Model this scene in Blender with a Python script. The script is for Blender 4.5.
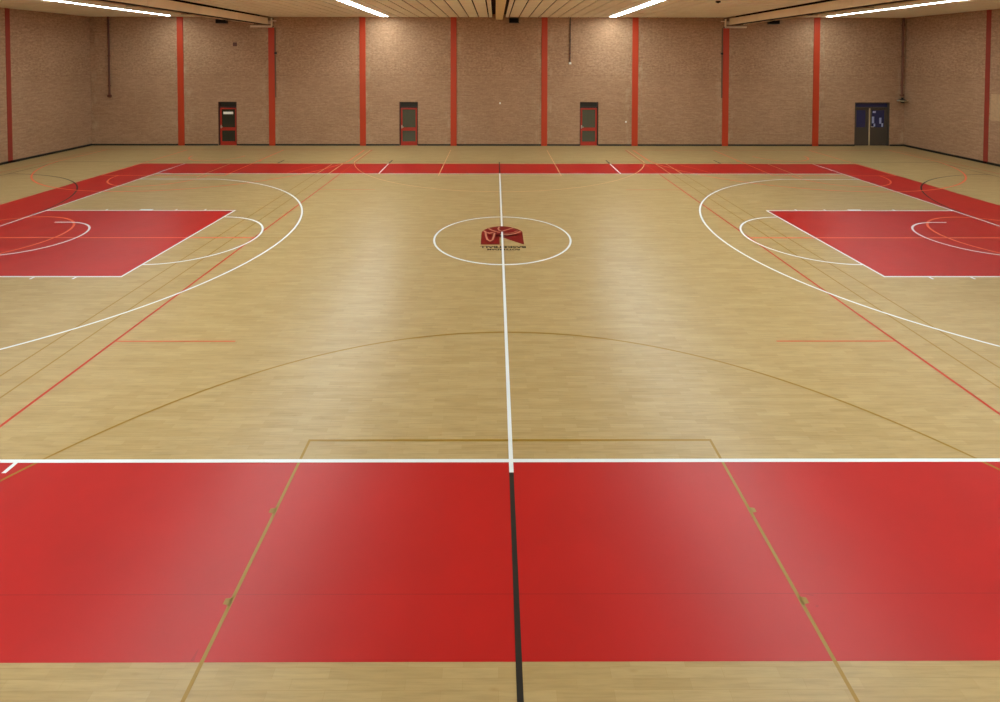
import bpy, math, random
from mathutils import Matrix, Vector
random.seed(7)
for o in list(bpy.data.objects): bpy.data.objects.remove(o)
SC = bpy.context.scene
COL = SC.collection

# ------------------------------------------------------------------ camera
cam = bpy.data.cameras.new('camera')
camo = bpy.data.objects.new('camera', cam)
COL.objects.link(camo)
R_ = Vector((0.99999445, -0.00305131, 0.00133506))
U_ = Vector((-0.00125786, 0.02516423, 0.99968254))
F_ = Vector((0.00308394, 0.99967867, -0.02516025))
camo.matrix_world = Matrix(((R_.x, U_.x, -F_.x, -0.1895), (R_.y, U_.y, -F_.y, -13.4536),
                            (R_.z, U_.z, -F_.z, 4.7019), (0, 0, 0, 1)))
cam.sensor_fit = 'HORIZONTAL'
cam.sensor_width = 36.0
cam.lens = 517.0446 / 1000 * 36
cam.shift_x = 0.00315
cam.shift_y = -0.27942
cam.clip_end = 200
SC.camera = camo

# ------------------------------------------------------------------ world and exposure
w = bpy.data.worlds.new('world'); SC.world = w; w.use_nodes = True
w.node_tree.nodes['Background'].inputs[0].default_value = (0.5, 0.42, 0.33, 1)
w.node_tree.nodes['Background'].inputs[1].default_value = 0.02
SC.view_settings.view_transform = 'Standard'
SC.view_settings.look = 'None'
SC.view_settings.gamma = 1
SC.view_settings.exposure = 0.0
SC.view_settings.use_curve_mapping = False
LAMP = 40.0
LAMP_COL = (0.91, 1.05, 1.05)

# ------------------------------------------------------------------ room size
HX, YF, YN, H = 21.90, 14.348, -14.35, 6.915

# ------------------------------------------------------------------ materials
def lin(c):
    return tuple((x / 255 / 12.92) if x / 255 <= 0.04045 else ((x / 255 + 0.055) / 1.055) ** 2.4 for x in c) + (1,)

def mat(name, c, rough=0.6, spec=0.5, metal=0.0, noise=0.0, nscale=3.0):
    m = bpy.data.materials.new(name); m.use_nodes = True
    n = m.node_tree.nodes; l = m.node_tree.links; b = n['Principled BSDF']
    b.inputs['Base Color'].default_value = lin(c)
    b.inputs['Roughness'].default_value = rough
    b.inputs['Specular IOR Level'].default_value = spec
    b.inputs['Metallic'].default_value = metal
    if noise:
        tc = n.new('ShaderNodeTexCoord'); nz = n.new('ShaderNodeTexNoise')
        nz.inputs['Scale'].default_value = nscale; nz.inputs['Detail'].default_value = 5
        l.new(tc.outputs['Object'], nz.inputs['Vector'])
        mx = n.new('ShaderNodeMix'); mx.data_type = 'RGBA'
        a = lin(tuple(max(0, x * (1 - noise)) for x in c)); d = lin(tuple(min(255, x * (1 + noise)) for x in c))
        mx.inputs[6].default_value = a; mx.inputs[7].default_value = d
        l.new(nz.outputs['Fac'], mx.inputs[0]); l.new(mx.outputs[2], b.inputs['Base Color'])
    return m

def N(m): return m.node_tree.nodes, m.node_tree.links, m.node_tree.nodes['Principled BSDF']

def rgbmix(n, l, fac, a, b, mode='MIX'):
    mx = n.new('ShaderNodeMix'); mx.data_type = 'RGBA'; mx.blend_type = mode
    for idx, v in ((0, fac), (6, a), (7, b)):
        if hasattr(v, 'is_output') or isinstance(v, bpy.types.NodeSocket): l.new(v, mx.inputs[idx])
        else: mx.inputs[idx].default_value = v
    return mx.outputs[2]

def ramp(n, l, src, stops):
    r = n.new('ShaderNodeValToRGB'); l.new(src, r.inputs[0])
    e = r.color_ramp.elements
    while len(e) < len(stops): e.new(0.5)
    for i, (p, c) in enumerate(stops): e[i].position = p; e[i].color = c
    return r.outputs[0]

def mapped(n, l, scale):
    tc = n.new('ShaderNodeTexCoord'); mp = n.new('ShaderNodeMapping')
    mp.inputs['Scale'].default_value = scale
    l.new(tc.outputs['Object'], mp.inputs['Vector']); return mp.outputs[0]

def g(v): return (v, v, v, 1)

FLOOR_ROUGH, FLOOR_SPEC = 0.37, 0.28

# wood-strip vinyl: short blocks in narrow rows along X
def wood_mat():
    m = mat('wood_strip_floor', (200, 168, 118), FLOOR_ROUGH, FLOOR_SPEC); n, l, b = N(m)
    v = mapped(n, l, (1, 1, 1))
    br = n.new('ShaderNodeTexBrick'); l.new(v, br.inputs['Vector'])
    br.offset = 0.37; br.squash = 1.0
    br.inputs['Scale'].default_value = 1.0
    br.inputs['Brick Width'].default_value = 0.43; br.inputs['Row Height'].default_value = 0.072
    br.inputs['Mortar Size'].default_value = 0.0012; br.inputs['Mortar Smooth'].default_value = 0.2
    br.inputs['Bias'].default_value = 0.0
    br.inputs['Color1'].default_value = lin((179, 153, 107)); br.inputs['Color2'].default_value = lin((171, 144, 97))
    br.inputs['Mortar'].default_value = lin((164, 136, 90))
    # grain
    gv = mapped(n, l, (1.6, 26, 1)); nz = n.new('ShaderNodeTexNoise'); l.new(gv, nz.inputs['Vector'])
    nz.inputs['Scale'].default_value = 1.6; nz.inputs['Detail'].default_value = 7; nz.inputs['Roughness'].default_value = 0.62
    gr = ramp(n, l, nz.outputs['Fac'], [(0.30, g(0.84)), (0.52, g(1.0)), (0.72, g(1.09))])
    c = rgbmix(n, l, 1.0, br.outputs['Color'], gr, 'MULTIPLY')
    # boards of several rows: longer, softer patches
    pv = mapped(n, l, (0.9, 5.0, 1)); p2 = n.new('ShaderNodeTexNoise'); l.new(pv, p2.inputs['Vector'])
    p2.inputs['Scale'].default_value = 1.0; p2.inputs['Detail'].default_value = 3
    pr = ramp(n, l, p2.outputs['Fac'], [(0.3, (0.95, 0.93, 0.89, 1)), (0.7, (1.03, 1.04, 1.05, 1))])
    c = rgbmix(n, l, 1.0, c, pr, 'MULTIPLY')
    # knots
    kv = mapped(n, l, (2.2, 7, 1)); kn = n.new('ShaderNodeTexVoronoi'); l.new(kv, kn.inputs['Vector'])
    kn.inputs['Scale'].default_value = 1.0
    kr = ramp(n, l, kn.outputs['Distance'], [(0.0, (0.80, 0.72, 0.62, 1)), (0.11, g(1.0))])
    c = rgbmix(n, l, 0.7, c, rgbmix(n, l, 1.0, c, kr, 'MULTIPLY'))
    l.new(c, b.inputs['Base Color'])
    return m

def brick_mat(name, swap):
    # swap: the wall runs along Y, so the brick course follows Y
    m = mat(name, (150, 115, 85), 0.9, 0.2); n, l, b = N(m)
    tc = n.new('ShaderNodeTexCoord'); sx = n.new('ShaderNodeSeparateXYZ'); cx = n.new('ShaderNodeCombineXYZ')
    l.new(tc.outputs['Object'], sx.inputs[0])
    l.new(sx.outputs['Y' if swap else 'X'], cx.inputs[0]); l.new(sx.outputs['Z'], cx.inputs[1])
    def mp(s):
        k = n.new('ShaderNodeMapping'); k.inputs['Scale'].default_value = s; l.new(cx.outputs[0], k.inputs['Vector']); return k.outputs[0]
    br = n.new('ShaderNodeTexBrick'); l.new(cx.outputs[0], br.inputs['Vector'])
    br.inputs['Scale'].default_value = 1.0
    br.inputs['Brick Width'].default_value = 0.22; br.inputs['Row Height'].default_value = 0.0625
    br.inputs['Mortar Size'].default_value = 0.006; br.inputs['Bias'].default_value = -0.1
    br.inputs['Color1'].default_value = lin((177, 140, 111)); br.inputs['Color2'].default_value = lin((163, 127, 100))
    br.inputs['Mortar'].default_value = lin((160, 130, 100))
    def tex(s, sc, det, stops, rough=0.6):
        z = n.new('ShaderNodeTexNoise'); l.new(mp(s), z.inputs['Vector']); z.inputs['Scale'].default_value = sc
        z.inputs['Detail'].default_value = det; z.inputs['Roughness'].default_value = rough
        return ramp(n, l, z.outputs['Fac'], stops)
    c = br.outputs['Color']
    # split-faced brick above 3.8 m is rougher and more speckled than the smooth brick below
    up = n.new('ShaderNodeMapRange'); l.new(sx.outputs['Z'], up.inputs[0]); up.inputs[1].default_value = 3.6; up.inputs[2].default_value = 4.0
    sp = tex((1, 1.3, 1), 8.0, 3, [(0.30, g(0.74)), (0.70, g(1.26))], 0.7)
    c1 = rgbmix(n, l, 1.0, c, sp, 'MULTIPLY')
    st = tex((0.8, 9, 1), 1.2, 4, [(0.3, g(0.92)), (0.7, g(1.07))], 0.6)
    c2 = rgbmix(n, l, 1.0, rgbmix(n, l, 0.45, c, c1), st, 'MULTIPLY')
    c = rgbmix(n, l, up.outputs[0], c2, c1)
    c = rgbmix(n, l, 1.0, c, tex((0.35, 0.35, 1), 1.0, 4, [(0.3, (0.92, 0.88, 0.84, 1)), (0.7, g(1.07))]), 'MULTIPLY')
    # lift joint between the two kinds of brickwork
    ln = n.new('ShaderNodeMath'); ln.operation = 'COMPARE'; l.new(sx.outputs['Z'], ln.inputs[0]); ln.inputs[1].default_value = 3.80; ln.inputs[2].default_value = 0.03
    c = rgbmix(n, l, ln.outputs[0], c, rgbmix(n, l, 1.0, c, g(0.92), 'MULTIPLY'))
    # lime bloom on the lower brickwork
    ef = tex((1.3, 0.8, 1), 1.0, 6, [(0.60, g(0)), (0.78, g(0.30))], 0.75)
    c = rgbmix(n, l, ef, c, lin((190, 165, 135)))
    if not swap:
        # lime runs beside the pillars
        def mth(op, a_, b_=None, c_=None):
            k = n.new('ShaderNodeMath'); k.operation = op
            for i_, v_ in enumerate((a_, b_, c_)):
                if v_ is None: continue
                if isinstance(v_, bpy.types.NodeSocket): l.new(v_, k.inputs[i_])
                else: k.inputs[i_].default_value = v_
            return k.outputs[0]
        f = mth('FRACT', mth('DIVIDE', mth('ADD', sx.outputs['X'], 17.0736 + 4.8819 * 4.5), 4.8819))
        dst = mth('MULTIPLY', mth('ABSOLUTE', mth('SUBTRACT', f, 0.5)), 4.8819)
        near = n.new('ShaderNodeMapRange'); l.new(dst, near.inputs[0]); near.inputs[1].default_value = 0.15; near.inputs[2].default_value = 0.75
        near.inputs[3].default_value = 1; near.inputs[4].default_value = 0
        pt = tex((1.6, 0.7, 1), 1.6, 6, [(0.50, g(0)), (0.68, g(0.55))], 0.75)
        c = rgbmix(n, l, mth('MULTIPLY', near.outputs[0], pt), c, lin((205, 182, 150)))
    l.new(c, b.inputs['Base Color'])
    bp = n.new('ShaderNodeBump'); bp.inputs['Strength'].default_value = 0.35; bp.inputs['Distance'].default_value = 0.01
    l.new(br.outputs['Fac'], bp.inputs['Height']); bp.invert = True; l.new(bp.outputs[0], b.inputs['Normal'])
    return m

def paint_mat(name, c, rough=None, wear=0.0):
    m = mat(name, c, FLOOR_ROUGH if rough is None else rough, FLOOR_SPEC)
    if wear:
        n, l, b = N(m)
        z = n.new('ShaderNodeTexNoise'); l.new(mapped(n, l, (1, 1, 1)), z.inputs['Vector']); z.inputs['Scale'].default_value = 1.3
        z.inputs['Detail'].default_value = 6
        r = ramp(n, l, z.outputs['Fac'], [(0.3, g(1 - wear)), (0.7, g(1 + wear))])
        l.new(rgbmix(n, l, 1.0, lin(c), r, 'MULTIPLY'), b.inputs['Base Color'])
        # faint scuffs in the gloss
        s = n.new('ShaderNodeTexNoise'); l.new(mapped(n, l, (1.2, 4, 1)), s.inputs['Vector']); s.inputs['Scale'].default_value = 3
        s.inputs['Detail'].default_value = 8; s.inputs['Roughness'].default_value = 0.7
        k = n.new('ShaderNodeMapRange'); l.new(s.outputs['Fac'], k.inputs[0])
        k.inputs[3].default_value = FLOOR_ROUGH - 0.04; k.inputs[4].default_value = FLOOR_ROUGH + 0.05
        l.new(k.outputs[0], b.inputs['Roughness'])
    return m

M = {}
M['wood'] = wood_mat()
M['brick_x'] = brick_mat('brick_far', False)
M['brick_y'] = brick_mat('brick_side', True)
M['red'] = paint_mat('red_floor_paint', (176, 24, 22), wear=0.06)
M['white'] = paint_mat('white_line', (224, 228, 233))
M['black'] = paint_mat('black_line', (40, 36, 33))
M['gold'] = paint_mat('gold_line', (150, 114, 34))
M['orange'] = paint_mat('orange_line', (232, 106, 70))
M['peach'] = paint_mat('peach_line', (220, 172, 122))
M['vermilion'] = paint_mat('vermilion_line', (190, 56, 30))
M['bench'] = paint_mat('faded_orange_line', (200, 102, 66))
M['logo_red'] = paint_mat('logo_red', (118, 5, 11))
M['logo_line'] = paint_mat('logo_line', (190, 122, 98))
M['logo_text'] = paint_mat('logo_text', (22, 16, 12))
M['seam'] = paint_mat('seam', (158, 20, 20))
M['ceil'] = mat('ceiling_board', (248, 241, 224), 0.6, 0.3, noise=0.05, nscale=1.5)
M['dark'] = mat('dark_void', (28, 20, 15), 0.9, 0.1)
M['plaster'] = mat('cream_plaster', (225, 215, 195), 0.8, 0.2, noise=0.03)
M['skirt'] = mat('black_skirting', (22, 18, 15), 0.5)
M['pillar'] = mat('red_column_paint', (182, 58, 24), 0.5, 0.4, noise=0.04, nscale=0.8)
M['pillar_side'] = mat('dark_red_side_column', (146, 56, 42), 0.6, 0.3, noise=0.06)  # darker, browner red than the far-wall pillars
M['door_red'] = mat('red_door_paint', (166, 42, 24), 0.4)
M['jamb'] = mat('dark_door_frame', (58, 26, 18), 0.5)
M['transom'] = mat('dark_transom', (36, 34, 26), 0.35)
M['glass'] = mat('grey_green_glass', (70, 72, 58), 0.12, 0.6)
M['glass_dark'] = mat('dark_glass', (40, 42, 34), 0.12, 0.6)
M['paper'] = mat('white_paper', (235, 232, 222), 0.7)
M['metal'] = mat('bright_metal', (215, 210, 200), 0.3, metal=0.8)
M['char'] = mat('charcoal_door_paint', (72, 63, 54), 0.5)
M['blueglass'] = mat('blue_dark_glass', (44, 48, 88), 0.12, 0.7)
M['paleblue'] = mat('pale_blue_shape', (160, 170, 210), 0.5)
M['strip'] = mat('pale_door_edge', (190, 170, 135), 0.4)
M['tan'] = mat('tan_housing', (236, 212, 178), 0.55, 0.3, noise=0.05, nscale=2)
M['cover'] = mat('pale_yellow_timber', (240, 222, 172), 0.5, 0.3, noise=0.04, nscale=2)
M['tanpipe'] = mat('pale_guide_rail', (236, 214, 188), 0.4)
M['curtain'] = mat('rolled_brown_curtain', (52, 36, 26), 0.8)
M['black_box'] = mat('black_plastic', (20, 20, 18), 0.5)
M['conduit'] = mat('brown_conduit', (92, 46, 30), 0.5)
M['conduit2'] = mat('dark_brown_conduit', (70, 46, 28), 0.5)
M['corner_pipe'] = mat('corner_pipe_paint', (118, 70, 50), 0.6)
M['track'] = mat('track_paint', (112, 84, 62), 0.6)
M['patch'] = mat('pale_wall_patch', (186, 153, 118), 0.9, 0.2, noise=0.12, nscale=9)
M['lamp_body'] = mat('white_lamp_body', (235, 230, 220), 0.4)
e = bpy.data.materials.new('lamp_diffuser'); e.use_nodes = True
b = e.node_tree.nodes['Principled BSDF']
b.inputs['Base Color'].default_value = (0.8, 0.8, 0.8, 1)
b.inputs['Emission Color'].default_value = LAMP_COL + (1,)
b.inputs['Emission Strength'].default_value = LAMP
M['lamp'] = e

# ------------------------------------------------------------------ mesh helpers
class MB:
    def __init__(s): s.v = []; s.f = []; s.mi = []
    def box(s, x0, x1, y0, y1, z0, z1, mi=0):
        i = len(s.v)
        s.v += [(x0, y0, z0), (x1, y0, z0), (x1, y1, z0), (x0, y1, z0), (x0, y0, z1), (x1, y0, z1), (x1, y1, z1), (x0, y1, z1)]
        for q in ((0, 3, 2, 1), (4, 5, 6, 7), (0, 1, 5, 4), (1, 2, 6, 5), (2, 3, 7, 6), (3, 0, 4, 7)):
            s.f.append(tuple(i + k for k in q)); s.mi.append(mi)
        return s
    def poly(s, pts, z, mi=0):
        i = len(s.v); a = sum(pts[k][0] * pts[(k + 1) % len(pts)][1] - pts[(k + 1) % len(pts)][0] * pts[k][1] for k in range(len(pts)))
        if a < 0: pts = pts[::-1]
        s.v += [(p[0], p[1], z) for p in pts]; s.f.append(tuple(range(i, i + len(pts)))); s.mi.append(mi); return s
    def strip(s, pts, wd, z, closed=False):
        # mitred ribbon along a polyline on the floor
        n = len(pts); L = []; Rr = []
        for k in range(n):
            p = Vector(pts[k])
            a = Vector(pts[k - 1]) if (k > 0 or closed) else None
            c = Vector(pts[(k + 1) % n]) if (k < n - 1 or closed) else None
            d1 = (p - a).normalized() if a is not None else None
            d2 = (c - p).normalized() if c is not None else None
            if d1 is None: d1 = d2
            if d2 is None: d2 = d1
            t = (d1 + d2).normalized(); nn = Vector((-t.y, t.x)); k2 = max(0.3, nn.dot(Vector((-d1.y, d1.x))))
            o = nn * (wd / 2 / k2); L.append(p + o); Rr.append(p - o)
        i = len(s.v)
        for k in range(n): s.v += [(L[k].x, L[k].y, z), (Rr[k].x, Rr[k].y, z)]
        for k in range(n if closed else n - 1):
            j = (k + 1) % n
            s.f.append((i + 2 * k, i + 2 * k + 1, i + 2 * j + 1, i + 2 * j)); s.mi.append(0)
        return s
    def tube(s, p0, p1, r, seg=12, mi=0, r1=None):
        p0, p1 = Vector(p0), Vector(p1); d = (p1 - p0).normalized()
        a = d.orthogonal().normalized(); bb = d.cross(a); i = len(s.v); r1 = r if r1 is None else r1
        for q, rr in ((p0, r), (p1, r1)):
            for k in range(seg):
                t = 2 * math.pi * k / seg; s.v.append(tuple(q + (a * math.cos(t) + bb * math.sin(t)) * rr))
        for k in range(seg):
            j = (k + 1) % seg; s.f.append((i + k, i + j, i + seg + j, i + seg + k)); s.mi.append(mi)
        s.f.append(tuple(i + k for k in range(seg))[::-1]); s.mi.append(mi)
        s.f.append(tuple(i + seg + k for k in range(seg))); s.mi.append(mi)
        return s
    def build(s, name, m, parent=None, bevel=0.0, **props):
        me = bpy.data.meshes.new(name); me.from_pydata(s.v, [], s.f)
        for k in (m if isinstance(m, (list, tuple)) else [m]): me.materials.append(k)
        me.polygons.foreach_set('material_index', s.mi); me.update()
        o = bpy.data.objects.new(name, me); COL.objects.link(o)
        if parent is not None: o.parent = parent; o.matrix_parent_inverse = Matrix.Translation(-parent.location)
        if bevel:
            bv = o.modifiers.new('bevel', 'BEVEL'); bv.width = bevel; bv.segments = 2; bv.limit_method = 'ANGLE'
        for k, v in props.items(): o[k] = v
        return o

def empty(name, loc, **props):
    o = bpy.data.objects.new(name, None); COL.objects.link(o); o.location = loc; o.empty_display_size = 0.2
    for k, v in props.items(): o[k] = v
    return o

def arc(cx, cy, r, a0, a1, n=64):
    return [(cx + r * math.cos(math.radians(a0 + (a1 - a0) * k / n)), cy + r * math.sin(math.radians(a0 + (a1 - a0) * k / n))) for k in range(n + 1)]

# ------------------------------------------------------------------ room shell
floor = MB().box(-HX - .3, HX + .3, YN - .3, YF + .3, -0.25, 0).build('floor', M['wood'], kind='structure',
        label='pale wood-strip sports floor with painted court markings')
fw = MB()
DOORS = [(-15.105, -14.10), (-5.350, -4.352), (4.374, 5.377), (19.232, 21.142)]
DH = 2.362
x = -HX - .3
for a, c in DOORS:
    fw.box(x, a, YF, YF + .3, 0, H + .3); fw.box(a, c, YF, YF + .3, DH, H + .3); x = c
fw.box(x, HX + .3, YF, YF + .3, 0, H + .3)
fw.box(-HX - .3, HX + .3, YF + .3, YF + .36, 0, H + .3)
fw.build('wall_far', M['brick_x'], kind='structure', label='tan brick end wall with red pillars and doors')
MB().box(-HX - .3, -HX, YN - .3, YF, 0, H + .3).build('wall_left', M['brick_y'], kind='structure')
MB().box(HX, HX + .3, YN - .3, YF, 0, H + .3).build('wall_right', M['brick_y'], kind='structure')
MB().box(-HX, HX, YN - .3, YN, 0, H + .3).build('wall_near', M['plaster'], kind='structure')

# ceiling: wide boards along Y with open joints over a dark backing
cb = MB(); GAP = 0.06
LX = [5.99, 17.14]
def boards(x0, x1):
    if x1 - x0 > 0.02: cb.box(x0, x1, YN, YF, H, H + .03, 0)
for sgn in (-1, 1):
    edges = [0.355]; k = 1
    while 0.53 * k + 0.02 < HX: edges.append(0.53 * k + 0.02); k += 1
    edges.append(HX)
    for i in range(len(edges) - 1):
        a = edges[i] + (0 if i == 0 else GAP / 2); c = edges[i + 1] - (0 if i == len(edges) - 2 else GAP / 2)
        # leave out the slots above the side curtain housings
        if a < 12.98 and c > 12.18:
            parts = [(a, min(c, 12.18)), (max(a, 12.98), c)]
        else: parts = [(a, c)]
        for p, q in parts:
            if q > p: boards(*((p, q) if sgn > 0 else (-q, -p)))
cb.box(-HX, HX, YN, YF, H + .16, H + .3, 1)
ceil = cb.build('ceiling', [M['ceil'], M['dark']], kind='structure', label='pale timber board ceiling with dark open joints')

# skirting
sk = MB(); x = -HX
for a, c in DOORS: sk.box(x, a, YF - .015, YF, 0, .085); x = c
sk.box(x, HX, YF - .015, YF, 0, .085)
sk.build('baseboard_far', M['skirt'], kind='structure')
MB().box(-HX, -HX + .015, YN, YF - .015, 0, .10).build('baseboard_left', M['skirt'], kind='structure')
MB().box(HX - .015, HX, YN, YF - .015, 0, .10).build('baseboard_right', M['skirt'], kind='structure')

# ------------------------------------------------------------------ floor markings (painted parts of the floor)
ZR, ZK, ZG, ZO, ZW, ZL = .0010, .0018, .0024, .0030, .0036, .0044
WL = 0.05
def mark(name, mb, m, **p): return mb.build(name, M[m], floor, **p)

# red border, 2 m wide around the court
ro = MB(); X1, Y1, X0, Y0 = 16.03, 9.54, 14.03, 7.53
ro.poly([(-X1, Y0), (X1, Y0), (X1, Y1), (-X1, Y1)], ZR); ro.poly([(-X1, -Y1), (X1, -Y1), (X1, -Y0), (-X1, -Y0)], ZR)
ro.poly([(-X1, -Y0), (-X0, -Y0), (-X0, Y0), (-X1, Y0)], ZR); ro.poly([(X0, -Y0), (X1, -Y0), (X1, Y0), (X0, Y0)], ZR)
mark('court_border', ro, 'red', label='glossy red border around the court')
for s, w_ in ((-1, 'left'), (1, 'right')):
    mark('key_area', MB().poly([(s * 14.03, -2.43), (s * 8.225, -2.43), (s * 8.225, 2.43), (s * 14.03, 2.43)], ZR), 'red',
         label='red painted key on the ' + w_)
mark('floor_seam', MB().strip([(-16, -9.03), (16, -9.03)], .008, ZR + .0004), 'seam', label='hairline vinyl seam across the red border')
mark('floor_seam', MB().strip([(-6.4, 0.0), (6.4, 0.0)], .018, ZR), 'gold', label='faint dark seam along the middle of the court')

# white basketball court
Yc, Xc = 7.525, 14.025
for s in (1, -1): mark('sideline', MB().strip([(-Xc - .025, s * Yc), (Xc + .025, s * Yc)], WL, ZW), 'white')
for s in (1, -1): mark('baseline', MB().strip([(s * Xc, -Yc - (0)), (s * Xc, 9.54)], WL, ZW), 'white')
mark('half_court_line', MB().strip([(0, -7.70), (0, 0.455)], WL, ZW + .002), 'white')
mark('half_court_line', MB().strip([(0, 0.923), (0, 7.60)], WL, ZW), 'white')
mark('center_circle', MB().strip(arc(0, 0, 1.775, 0, 360, 120)[:-1], WL, ZW, True), 'white')
for s in (1, -1):
    bx = s * 12.425
    th = math.degrees(math.asin(6.575 / 6.725))
    a = [(bx - s * 6.725 * math.cos(math.radians(t)), 6.725 * math.sin(math.radians(t))) for t in [-th + 2 * th * k / 120 for k in range(121)]]
    mark('three_point_line', MB().strip([(s * 14.0, -6.575)] + a + [(s * 14.0, 6.575)], WL, ZW), 'white')
    mark('lane_outline', MB().strip([(s * 14.0, 2.425), (s * 8.225, 2.425), (s * 8.225, -2.425), (s * 14.0, -2.425)], WL, ZW), 'white')
    mark('free_throw_arc', MB().strip([(s * 8.225 - s * 1.775 * math.cos(math.radians(t)), 1.775 * math.sin(math.radians(t))) for t in range(-90, 91, 3)], WL, ZW), 'white')
    mark('no_charge_arc', MB().strip([(bx + s * .375, -1.275)] + [(bx - s * 1.275 * math.cos(math.radians(t)), 1.275 * math.sin(math.radians(t))) for t in range(-90, 91, 3)] + [(bx + s * .375, 1.275)], WL, ZW), 'white')
    for q in (1, -1):
        for d, wd in ((1.75, .05), (2.8, .40), (3.85 + .05, .05), (4.75 + .05, .05)):
            mark('lane_mark', MB().strip([(s * (14 - d - wd / 2), q * 2.45), (s * (14 - d - wd / 2), q * 2.55)], wd, ZW), 'white')
for s in (1, -1): mark('throw_in_line', MB().strip([(s * 5.75, -7.55), (s * 5.75, -7.70)], WL, ZW), 'white')
for s in (1, -1): mark('bench_line', MB().strip([(s * 4.94, 7.55), (s * 4.94, 9.52)], WL, ZW), 'white')

# black handball court lines
mark('black_centre_line', MB().strip([(0, 7.62), (0, 9.95)], WL, ZW + .0004), 'black')
mark('black_centre_line', MB().strip([(0, -7.70), (0, -9.95)], WL, ZW + .0004), 'black')
mark('black_boundary', MB().strip([(-19.95, -9.93), (19.95, -9.93), (19.95, 9.93), (-19.95, 9.93)], .04, ZK, True), 'black')
for s in (1, -1):
    pts = [(s * (20 - 5.97 * math.sin(math.radians(t))), 1.5 + 5.97 * math.cos(math.radians(t))) for t in range(0, 91, 3)]
    pts += [(x_, -y_) for x_, y_ in pts[::-1]]
    mark('black_goal_area_arc', MB().strip(pts, WL, ZK), 'black')
    mark('black_tick', MB().strip([(s * 4.94, 9.62), (s * 4.94, 10.35)], .07, ZW), 'black')
    mark('black_tick', MB().strip([(s * 9.93, 9.62), (s * 9.93, 10.35)], .07, ZW), 'black')

# gold lines: a crosswise practice court in the middle
GW = .032
def cross_court(cx, hw, m, ww, q, name, charge):
    # q = +1 far half, -1 near half
    mark(name + '_key_line', MB().strip([(cx - 2.468, q * 13.0), (cx - 2.468, q * 7.2), (cx + 2.468, q * 7.2), (cx + 2.468, q * 13.0)], ww, ZO if m == 'orange' else ZG), m)
    th = math.degrees(math.asin(6.6 / 6.74))
    a = [(cx + 6.74 * math.sin(math.radians(t)), q * (11.425 - 6.74 * math.cos(math.radians(t)))) for t in [-th + 2 * th * k / 90 for k in range(91)]]
    mark(name + '_shooting_arc', MB().strip([(cx - 6.6, q * 13)] + a + [(cx + 6.6, q * 13)], ww, ZO if m == 'orange' else ZG), m)
cross_court(0, 7.5, 'peach', .038, 1, 'gold', False)
cross_court(0, 7.5, 'gold', GW, -1, 'gold', False)
for q, s in ((-1, -1), (-1, 1), (1, -1), (1, 1)):
    for yy in (8.19, 9.09): mark('gold_lane_mark', MB().poly([(s * 2.468, q * (yy - .035)), (s * 2.53, q * (yy - .025)), (s * 2.53, q * (yy + .02)), (s * 2.468, q * (yy + .035))], ZG), 'gold')
for s in (1, -1):
    for xx in (7.03, 7.50):
        mark('gold_side_line', MB().strip([(s * xx, -13), (s * xx, 7.5)], GW, ZG), 'gold')
        mark('peach_side_line', MB().strip([(s * (xx - .05), 7.5), (s * (xx - .05), 9.5)], .038, ZG), 'peach')
    mark('peach_side_line', MB().strip([(s * 12.0, 6.9), (s * 12.0, 9.5)], .038, ZG), 'peach')

# orange lines: two crosswise side courts
OW = .06
for s in (1, -1):
    cx = s * 13.5
    mark('orange_court_outline', MB().strip([(s * 6.5, -13), (s * 20.5, -13), (s * 20.5, 13), (s * 6.5, 13)], .045, ZO, True), 'vermilion')
    mark('orange_centre_line', MB().strip([(s * 6.5, 0), (s * 20.5, 0)], OW, ZO), 'orange')
    mark('orange_centre_circle', MB().strip(arc(cx, 0, 1.78, 0, 360, 90)[:-1], OW, ZO, True), 'orange')
    for q in (1, -1):
        cross_court(cx, 7, 'orange', .06, q, 'orange', True)
        mark('orange_free_throw_arc', MB().strip([(cx + 1.78 * math.cos(math.radians(t)), q * (7.2 - 1.78 * math.sin(math.radians(t)))) for t in range(0, 181, 4)], OW, ZO), 'orange')
        mark('orange_bench_line', MB().strip([(s * 6.5, q * 4.97), (s * 4.5, q * 4.97)], .035, ZO), 'bench')
    mark('orange_hook', MB().strip([(cx + 1.25 * math.cos(math.radians(t)), 11.4 - 1.25 * math.sin(math.radians(t))) for t in range(0, 181, 6)], OW, ZO), 'orange')
    mark('orange_lane_mark', MB().poly([(s * 11.045, 10.05), (s * 10.9, 10.05), (s * 10.9, 10.25), (s * 11.045, 10.25)], ZO), 'orange')
    mark('orange_curve', MB().strip([(s * 8.0, 9.25), (s * 8.25, 8.8), (s * 8.48, 8.3), (s * 8.72, 7.64)], .035, ZO), 'orange')
mark('gold_end_line', MB().strip([(-6.5, 13), (6.5, 13)], GW, ZG), 'gold')

# red logo in the centre circle
lg = MB()
# split into convex pieces
dome = [(-0.546, 0.462), (-0.487, 0.618), (-0.385, 0.76), (-0.247, 0.871), (-0.107, 0.914), (0.033, 0.923), (0.172, 0.888), (0.309, 0.803), (0.416, 0.702), (0.504, 0.577), (0.548, 0.471), (0.548, 0.217), (-0.07, 0.061), (-0.553, 0.216)]
lg.poly(dome, ZL)
lg.poly([(-0.553, 0.216), (-0.068, 0.2), (-0.074, -0.503), (-0.552, -0.503)], ZL)
lg.poly([(-0.068, 0.232), (0.547, 0.248), (0.547, -0.502), (0.311, -0.281), (0.066, -0.03), (-0.07, 0.046)], ZL)
logo = mark('centre_logo', lg, 'logo_red', label='dark red club emblem in the centre circle')
ll = MB()
def lstroke(pts, wd=.035): ll.strip(pts, wd, ZL + .0006)
lstroke([(-0.505, 0.552), (-0.434, 0.422), (-0.339, 0.35), (-0.232, 0.406)], .06)
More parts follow.
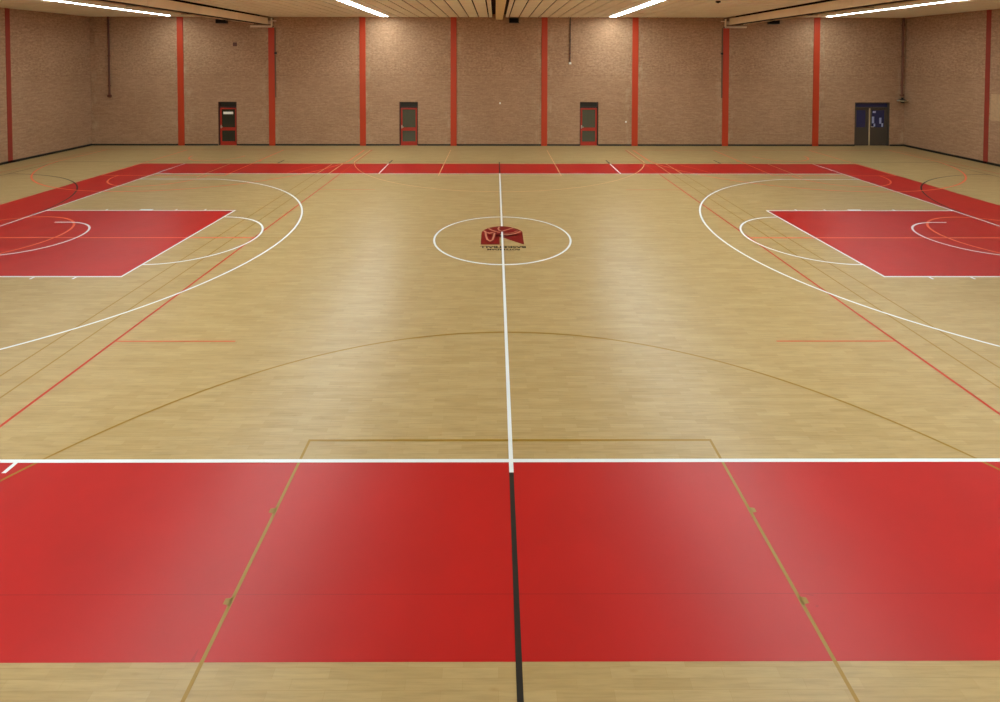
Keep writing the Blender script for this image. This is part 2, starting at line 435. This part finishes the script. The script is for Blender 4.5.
lstroke([(-0.445, 0.406), (-0.429, 0.138), (-0.393, -0.135), (-0.319, -0.252), (-0.253, -0.149), (-0.223, 0.1), (-0.202, 0.374)], .05)
lstroke([(-0.371, 0.735), (-0.273, 0.585), (-0.164, 0.471), (-0.056, 0.414)], .05)
lstroke([(-0.074, 0.871), (-0.103, 0.718), (-0.082, 0.585), (-0.014, 0.52)], .045)
lstroke([(-0.014, 0.503), (0.11, 0.602), (0.223, 0.71), (0.323, 0.795)], .05)
lstroke([(-0.057, 0.247), (0.129, 0.216), (0.319, 0.295), (0.431, 0.407), (0.506, 0.504)], .05)
lstroke([(0.024, 0.342), (0.159, 0.342), (0.296, 0.406), (0.437, 0.545)], .03)
ll.build('ball_and_hoop_lines', M['logo_line'], logo)
def floor_text(s, x, y, size, sx, name):
    cu = bpy.data.curves.new(name, 'FONT'); cu.body = s; cu.size = size; cu.align_x = 'CENTER'; cu.align_y = 'CENTER'; cu.offset = 0.005
    t = bpy.data.objects.new(name, cu); COL.objects.link(t)
    dg = bpy.context.evaluated_depsgraph_get(); me = bpy.data.meshes.new_from_object(t.evaluated_get(dg))
    bpy.data.objects.remove(t)
    wd = max(v.co.x for v in me.vertices) - min(v.co.x for v in me.vertices)
    k = sx / wd
    for v in me.vertices: v.co = Vector((x - v.co.x * k, y - v.co.y, ZL))   # reads from the far side
    o = bpy.data.objects.new(name, me); COL.objects.link(o); me.materials.clear(); me.materials.append(M['logo_text'])
    o.parent = logo
    return o
floor_text('BASKETBALL', 0.01, -0.669, .17, 1.15, 'lettering')
floor_text('ROTTERDAM', 0.02, -0.838, .14, .80, 'lettering')

# scuffs on the near red border
for pts in ([(2.579, -9.125), (2.602, -9.129), (2.584, -9.145), (2.565, -9.141)], [(-2.563, -9.533), (-2.554, -9.468), (-2.544, -9.444), (-2.538, -9.496), (-2.532, -9.533)], [(2.527, -9.025), (2.613, -9.042), (2.599, -9.051), (2.522, -9.033)]):
    mark('scuff', MB().poly(pts, ZR + .0002), 'seam')

# ------------------------------------------------------------------ red pillars
names = ['leftmost red pillar on the far wall, between the corner conduit and the door with a white notice',
         'red pillar on the far wall under the left curtain housing, right of the door with a white notice',
         'red pillar on the far wall, left of the second door from the left',
         'red pillar on the far wall, right of the second door from the left',
         'red pillar on the far wall right of the black box at the ceiling centre, left of the third door',
         'red pillar on the far wall, right of the third door from the left',
         'red pillar on the far wall under the right curtain housing',
         'rightmost red pillar on the far wall, left of the dark double door']
for i in range(8):
    x = -17.0736 + 4.8819 * i
    top = 6.34 if i in (1, 6) else H
    mb = MB().box(x - .158, x + .158, YF - .05, YF + .02, 0.0, top)
    o = mb.build('red_pillar', M['pillar'], None, .006, label=names[i], category='pillar', group='red pillars of the far wall')
for s, nm in ((-1, 'red pillar on the left side wall, at the left edge of view'), (1, 'red pillar on the right side wall, beside a pale patch')):
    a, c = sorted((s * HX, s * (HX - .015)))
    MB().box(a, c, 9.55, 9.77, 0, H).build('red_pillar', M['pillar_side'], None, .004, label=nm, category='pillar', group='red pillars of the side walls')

# guide track beside the two curtain pillars
for s, nm in ((1, 'thin dark vertical guide track beside the pillar under the left curtain housing'), (-1, 'thin dark vertical guide track beside the pillar under the right curtain housing')):
    cx = (-17.0736 + 4.8819 * (1 if s > 0 else 6)) + s * .20
    r = empty('guide_track', (cx, YF, 0.0), label=nm, category='track', group='curtain guide tracks')
    MB().box(cx - .03, cx + .03, YF - .03, YF, 2.6, 6.35).build('rail', M['track'], r)
    MB().box(cx - .05 + s * .03, cx + .05 + s * .03, YF - .09, YF, 4.93, 5.03).build('latch', M['black_box'], r)

# ------------------------------------------------------------------ doors
def single_door(n, x0, x1, sign):
    d = empty('door_%d' % n, ((x0 + x1) / 2, YF + .12, 0), kind='structure', label='narrow red glazed door' + (' with a white notice' if sign else ''))
    yb = YF + .16
    f = MB().box(x0, x0 + .05, YF + .06, YF + .29, 0, DH).box(x1 - .05, x1, YF + .06, YF + .29, 0, DH).box(x0 + .05, x1 - .05, YF + .06, YF + .29, DH - .04, DH)
    f.box(x0 + .05, x1 - .05, YF + .06, YF + .29, 2.04, 2.09)
    f.build('frame', M['jamb'], d)
    MB().box(x0 + .05, x1 - .05, yb, yb + .03, 2.09, DH - .04).build('transom_panel', M['transom'], d)
    a, c = x0 + .06, x1 - .06
    lf = MB()
    y0, y1 = YF + .10, YF + .15
    lf.box(a, a + .085, y0, y1, .02, 2.03).box(c - .085, c, y0, y1, .02, 2.03)
    lf.box(a + .085, c - .085, y0, y1, 1.95, 2.03).box(a + .085, c - .085, y0, y1, .80, .97).box(a + .085, c - .085, y0, y1, .02, .21)
    leaf = lf.build('leaf', M['door_red'], d)
    MB().box(a + .085, c - .085, y0 + .02, y0 + .03, .97, 1.95).build('pane', M['glass_dark' if sign else 'glass'], leaf)
    MB().box(a + .085, c - .085, y0 + .02, y0 + .03, .21, .80).build('pane', M['glass_dark' if sign else 'glass'], leaf)
    MB().box(a + .04, a + .07, y0 - .05, y0, .98, 1.02).box(a + .04, a + .16, y0 - .06, y0 - .045, .985, 1.015).box(a + .03, a + .08, y0 - .008, y0, .92, 1.10).build('handle', M['metal'], leaf)
    MB().box(a, c, y0 - .02, YF + .29, 0, .02).build('threshold', M['door_red'], d)
    if sign: MB().box(a + .17, c - .19, y0 + .012, y0 + .019, 1.68, 1.81).build('notice', M['paper'], leaf, label='plain white notice on the glass')
    MB().box(x0 + .05, x1 - .05, YF + .25, YF + .29, .02, DH - .04).build('dark_backing', M['dark'], d)
single_door(1, *DOORS[0], True); single_door(2, *DOORS[1], False); single_door(3, *DOORS[2], False)
x0, x1 = DOORS[3]; xm = 20.07
d = empty('door_4', ((x0 + x1) / 2, YF + .12, 0), kind='structure', label='dark double door with blue glass and a pale meeting edge')
MB().box(x0, x0 + .06, YF + .04, YF + .29, 0, DH).box(x1 - .06, x1, YF + .04, YF + .29, 0, DH).box(x0 + .06, x1 - .06, YF + .04, YF + .29, DH - .05, DH).box(x0 + .06, x1 - .06, YF + .04, YF + .29, 2.04, 2.10).build('frame', M['char'], d)
MB().box(x0 + .06, x1 - .06, YF + .16, YF + .18, 2.10, DH - .05).build('transom_panel', M['blueglass'], d)
MB().box(x0 + .06, x1 - .06, YF + .25, YF + .29, .0, DH - .05).build('dark_backing', M['dark'], d)
for k, (a, c) in enumerate(((x0 + .07, xm), (xm + .06, x1 - .07))):
    y0, y1 = YF + .10, YF + .15
    ga, gc = (a + .09, c - .18) if k == 0 else (a + .10, c - .16)
    lf = MB().box(a, ga, y0, y1, .01, 2.03).box(gc, c, y0, y1, .01, 2.03).box(ga, gc, y0, y1, 1.93, 2.03).box(ga, gc, y0, y1, .01, 1.0)
    leaf = lf.build('leaf', M['char'], d)
    MB().box(ga, gc, y0 + .02, y0 + .03, 1.0, 1.93).build('pane', M['blueglass'], leaf)
    if k == 1:
        for p, q, z0, z1 in ((ga + .02, ga + .14, 1.22, 1.58), (ga + .12, ga + .20, 1.05, 1.20), (gc - .26, gc - .15, 1.20, 1.52), (gc - .14, gc - .05, 1.03, 1.22), (ga + .06, ga + .22, 1.78, 1.88)):  # pale blue rectangles set against the right leaf's pane
            MB().box(p, q, y0 + .012, y0 + .019, z0, z1).build('notice', M['paleblue'], leaf, label='pale blue shape on the glass')
        MB().box(a + .05, a + .08, y0 - .05, y0, 1.02, 1.05).box(a + .05, a + .18, y0 - .06, y0 - .045, 1.02, 1.05).build('handle', M['metal'], leaf)
MB().box(xm, xm + .06, YF + .085, YF + .15, .01, 2.03).build('meeting_edge', M['strip'], d)

# ------------------------------------------------------------------ ceiling lights
LN = {(-1, 1): 'outermost ceiling light strip on the left, beyond the left curtain housing', (-1, 0): 'ceiling light strip between the left curtain housing and the centre housing',
      (1, 0): 'ceiling light strip between the centre housing and the right curtain housing', (1, 1): 'outermost ceiling light strip on the right, beyond the right curtain housing'}
for s in (-1, 1):
    for k, x in enumerate(LX):
        x *= s; hw, ye = (.165, 13.74) if k == 0 else (.10, 13.45)
        r = empty('ceiling_light', (x, 0, H), label='long glowing ' + LN[(s, k)], category='light', group='ceiling light strips')
        MB().box(x - hw - .02, x + hw + .02, YN + .4, ye + .02, H - .006, H + .05).build('housing', M['lamp_body'], r)
        MB().box(x - hw, x + hw, YN + .42, ye, H - .014, H - .006).build('diffuser', M['lamp'], r)

# ------------------------------------------------------------------ divider curtain housings
for s, nm in ((-1, 'left'), (1, 'right')):
    r = empty('curtain_housing', (s * 12.57, 0, H), label='long tan divider-curtain housing hanging under the ceiling, %s side' % nm, category='curtain housing', group='side curtain housings')
    xa, xb = s * 12.20, s * 12.93
    lo, hi = min(xa, xb), max(xa, xb)
    # side boards in lengths with joints
    mb = MB(); n = 9; L = (13.9 - YN) / n
    for i in range(n):
        y0 = YN + i * L + .012; y1 = YN + (i + 1) * L - .012
        MB().box(xa - .02, xa + .02, y0, y1, 6.50, 6.83).build('side_board', M['tan'], r)
        MB().box(xb - .02, xb + .02, y0, y1, 6.50, 6.83).build('side_board', M['tan'], r)
    MB().box(lo + .02, hi - .02, YN, 13.9, 6.76, 6.79).box(lo + .3, lo + .34, YN, 13.9, 6.78, H + .16).build('top_rail', M['dark'], r)
    MB().tube(((lo + hi) / 2, YN, 6.62), ((lo + hi) / 2, 13.85, 6.62), .13, 16).build('curtain_roll', M['curtain'], r)
    pass
    for i in range(n + 1):
        y = min(YN + i * L, 13.85); MB().box(lo, hi, max(y - .03, YN), y + .03, 6.485, 6.505).build('cross_strap', M['conduit2'], r)
    # pale guide frame at the far wall, seen below the housing
    xp = s * 12.13
    e = empty('curtain_end_bracket', (xp, YF, 6.4), label='pale metal end bracket of the %s curtain housing, above a red pillar' % nm, category='bracket', group='curtain end brackets')
    MB().tube((s * 13.25, YF - .12, 6.40), (xp, YF - .12, 6.40), .055, 12).build('horizontal_tube', M['tanpipe'], e)
    MB().tube((xp, YF - .12, 6.38), (xp, YF - .12, 6.84), .05, 12).build('vertical_tube', M['tanpipe'], e)
    MB().tube((xp, YF - .12, 6.70), (s * 11.88, YF - .12, 6.70), .03, 12).build('stub_tube', M['tanpipe'], e)
    MB().tube((s * 12.36, YF - .12, 6.62), (s * 12.20, YF - .12, 6.62), .09, 14).build('roller_cap', M['tanpipe'], e)
    MB().box(xp - .06, xp + .06, YF - .12, YF, 6.36, 6.44).build('wall_plate', M['conduit2'], e)
    MB().box(xp - .05, xp + .05, YF - .12, YF, 6.76, 6.86).build('wall_plate', M['conduit2'], e)
r = empty('curtain_housing', (0.01, 0, H), label='slim tan housing along the ceiling centre between two black slots', category='curtain housing')
MB().box(-.175, .205, YN, YF - .02, 6.775, H + .16).build('box_cover', M['cover'], r, .01)

# ------------------------------------------------------------------ small fittings at the far wall
def black_box(x0, x1, z0, z1, nm, y=YF):
    r = empty('speaker_box', ((x0 + x1) / 2, y, z0), label=nm, category='speaker', group='black boxes at the ceiling edge')
    MB().box(x0, x1, y - .24, y - .02, z0, z1).build('cabinet', M['black_box'], r, .012)
    MB().box(x0 + .03, x1 - .03, y - .25, y - .24, z0 + .03, z1 - .03).build('grille', M['dark'], r)
    MB().box((x0 + x1) / 2 - .04, (x0 + x1) / 2 + .04, y - .02, y, z0 + .05, z1 - .05).build('wall_mount', M['black_box'], r)
black_box(-15.06, -14.50, 6.56, 6.80, 'black box high on the far wall, partly hidden by the left curtain housing')
black_box(.54, 1.06, 6.60, 6.86, 'black box high on the far wall, just right of the centre housing')
black_box(14.42, 14.98, 6.56, 6.80, 'black box high on the far wall, partly hidden by the right curtain housing')

def conduit(x, z0, m, r_, nm, cap=None, y=YF - .012):
    r = empty('conduit', (x, y, z0), label=nm, category='pipe', group='wall conduits')
    MB().tube((x, y - r_ - .015, z0), (x, y - r_ - .015, H), r_, 12).build('pipe', M[m], r)
    for z in (z0 + .5, (z0 + H) / 2, H - .4): MB().box(x - r_ - .015, x + r_ + .015, y - r_ * 2 - .02, y, z - .02, z + .02).build('clip', M[m], r)
    MB().box(x - r_ - .03, x + r_ + .03, y - r_ * 2 - .03, y, z0 - .1, z0 + .01).build('end_box', M[cap or m], r)
conduit(-20.86, 2.72, 'conduit', .045, 'red-brown conduit on the far wall near the left corner')
conduit(3.825, 4.50, 'conduit2', .03, 'thin dark conduit with a pale end, left of the third door', 'paper')
conduit(21.70, 2.80, 'corner_pipe', .05, 'dark brown pipe in the right corner above a small dish bracket')

# small dish-like fitting at the right corner
r = empty('corner_bracket', (21.62, YF, 2.5), label='small dark dish-shaped fitting with pale rim in the right corner', category='wall fitting')
MB().tube((21.62, YF - .22, 2.55), (21.62, YF - .22, 2.64), .05, 12).build('stem', M['black_box'], r)
MB().tube((21.62, YF - .22, 2.49), (21.62, YF - .22, 2.56), .20, 20, r1=.09).build('cap', M['black_box'], r)
MB().tube((21.62, YF - .22, 2.36), (21.62, YF - .22, 2.46), .06, 20, r1=.17).build('dish', M['black_box'], r)
MB().tube((21.62, YF - .22, 2.455), (21.62, YF - .22, 2.49), .25, 24).tube((21.62, YF - .02, 2.47), (21.62, YF, 2.47), .05, 12).build('rim_plate', M['strip'], r)
MB().box(21.33, 21.40, YF - .30, YF - .22, 2.45, 2.52).build('lens', M['metal'], r)

# vents, sockets, patches
def small(name, nm, cat, x, z, w_, h_, m, dpt=.02):
    o = MB().box(x - w_ / 2, x + w_ / 2, YF - dpt, YF, z - h_ / 2, z + h_ / 2).build(name, M[m], None, .004, label=nm, category=cat); return o
small('wall_vent', 'small brown square vent high on the far wall, above the door with a white notice', 'vent', -14.15, 5.45, .22, .2, 'conduit', .012)
small('wall_socket', 'small pale socket in the middle of the far wall, between two red pillars', 'socket', .07, 2.30, .08, .10, 'paper')
small('wall_socket', 'small pale socket on the far wall, right of the third door', 'socket', 6.86, 1.30, .08, .08, 'paper')
o = MB().box(HX - .006, HX, 8.3, 9.48, 1.98, 3.16).build('wall_patch', M['patch'], None, label='pale patch on the right wall, right of its red pillar', category='wall patch')  # thin square, a little paler than the wall around it
# small dark sensor under the ceiling
r = empty('ceiling_sensor', (8.33, 6.35, H), label='small dark sensor under the ceiling, left of the right curtain housing', category='sensor')
MB().tube((8.33, 6.35, H), (8.33, 6.35, H - .06), .09, 16).build('body', M['curtain'], r)
MB().tube((8.33, 6.35, H - .06), (8.33, 6.35, H - .085), .06, 16, r1=.03).build('lens', M['black_box'], r)
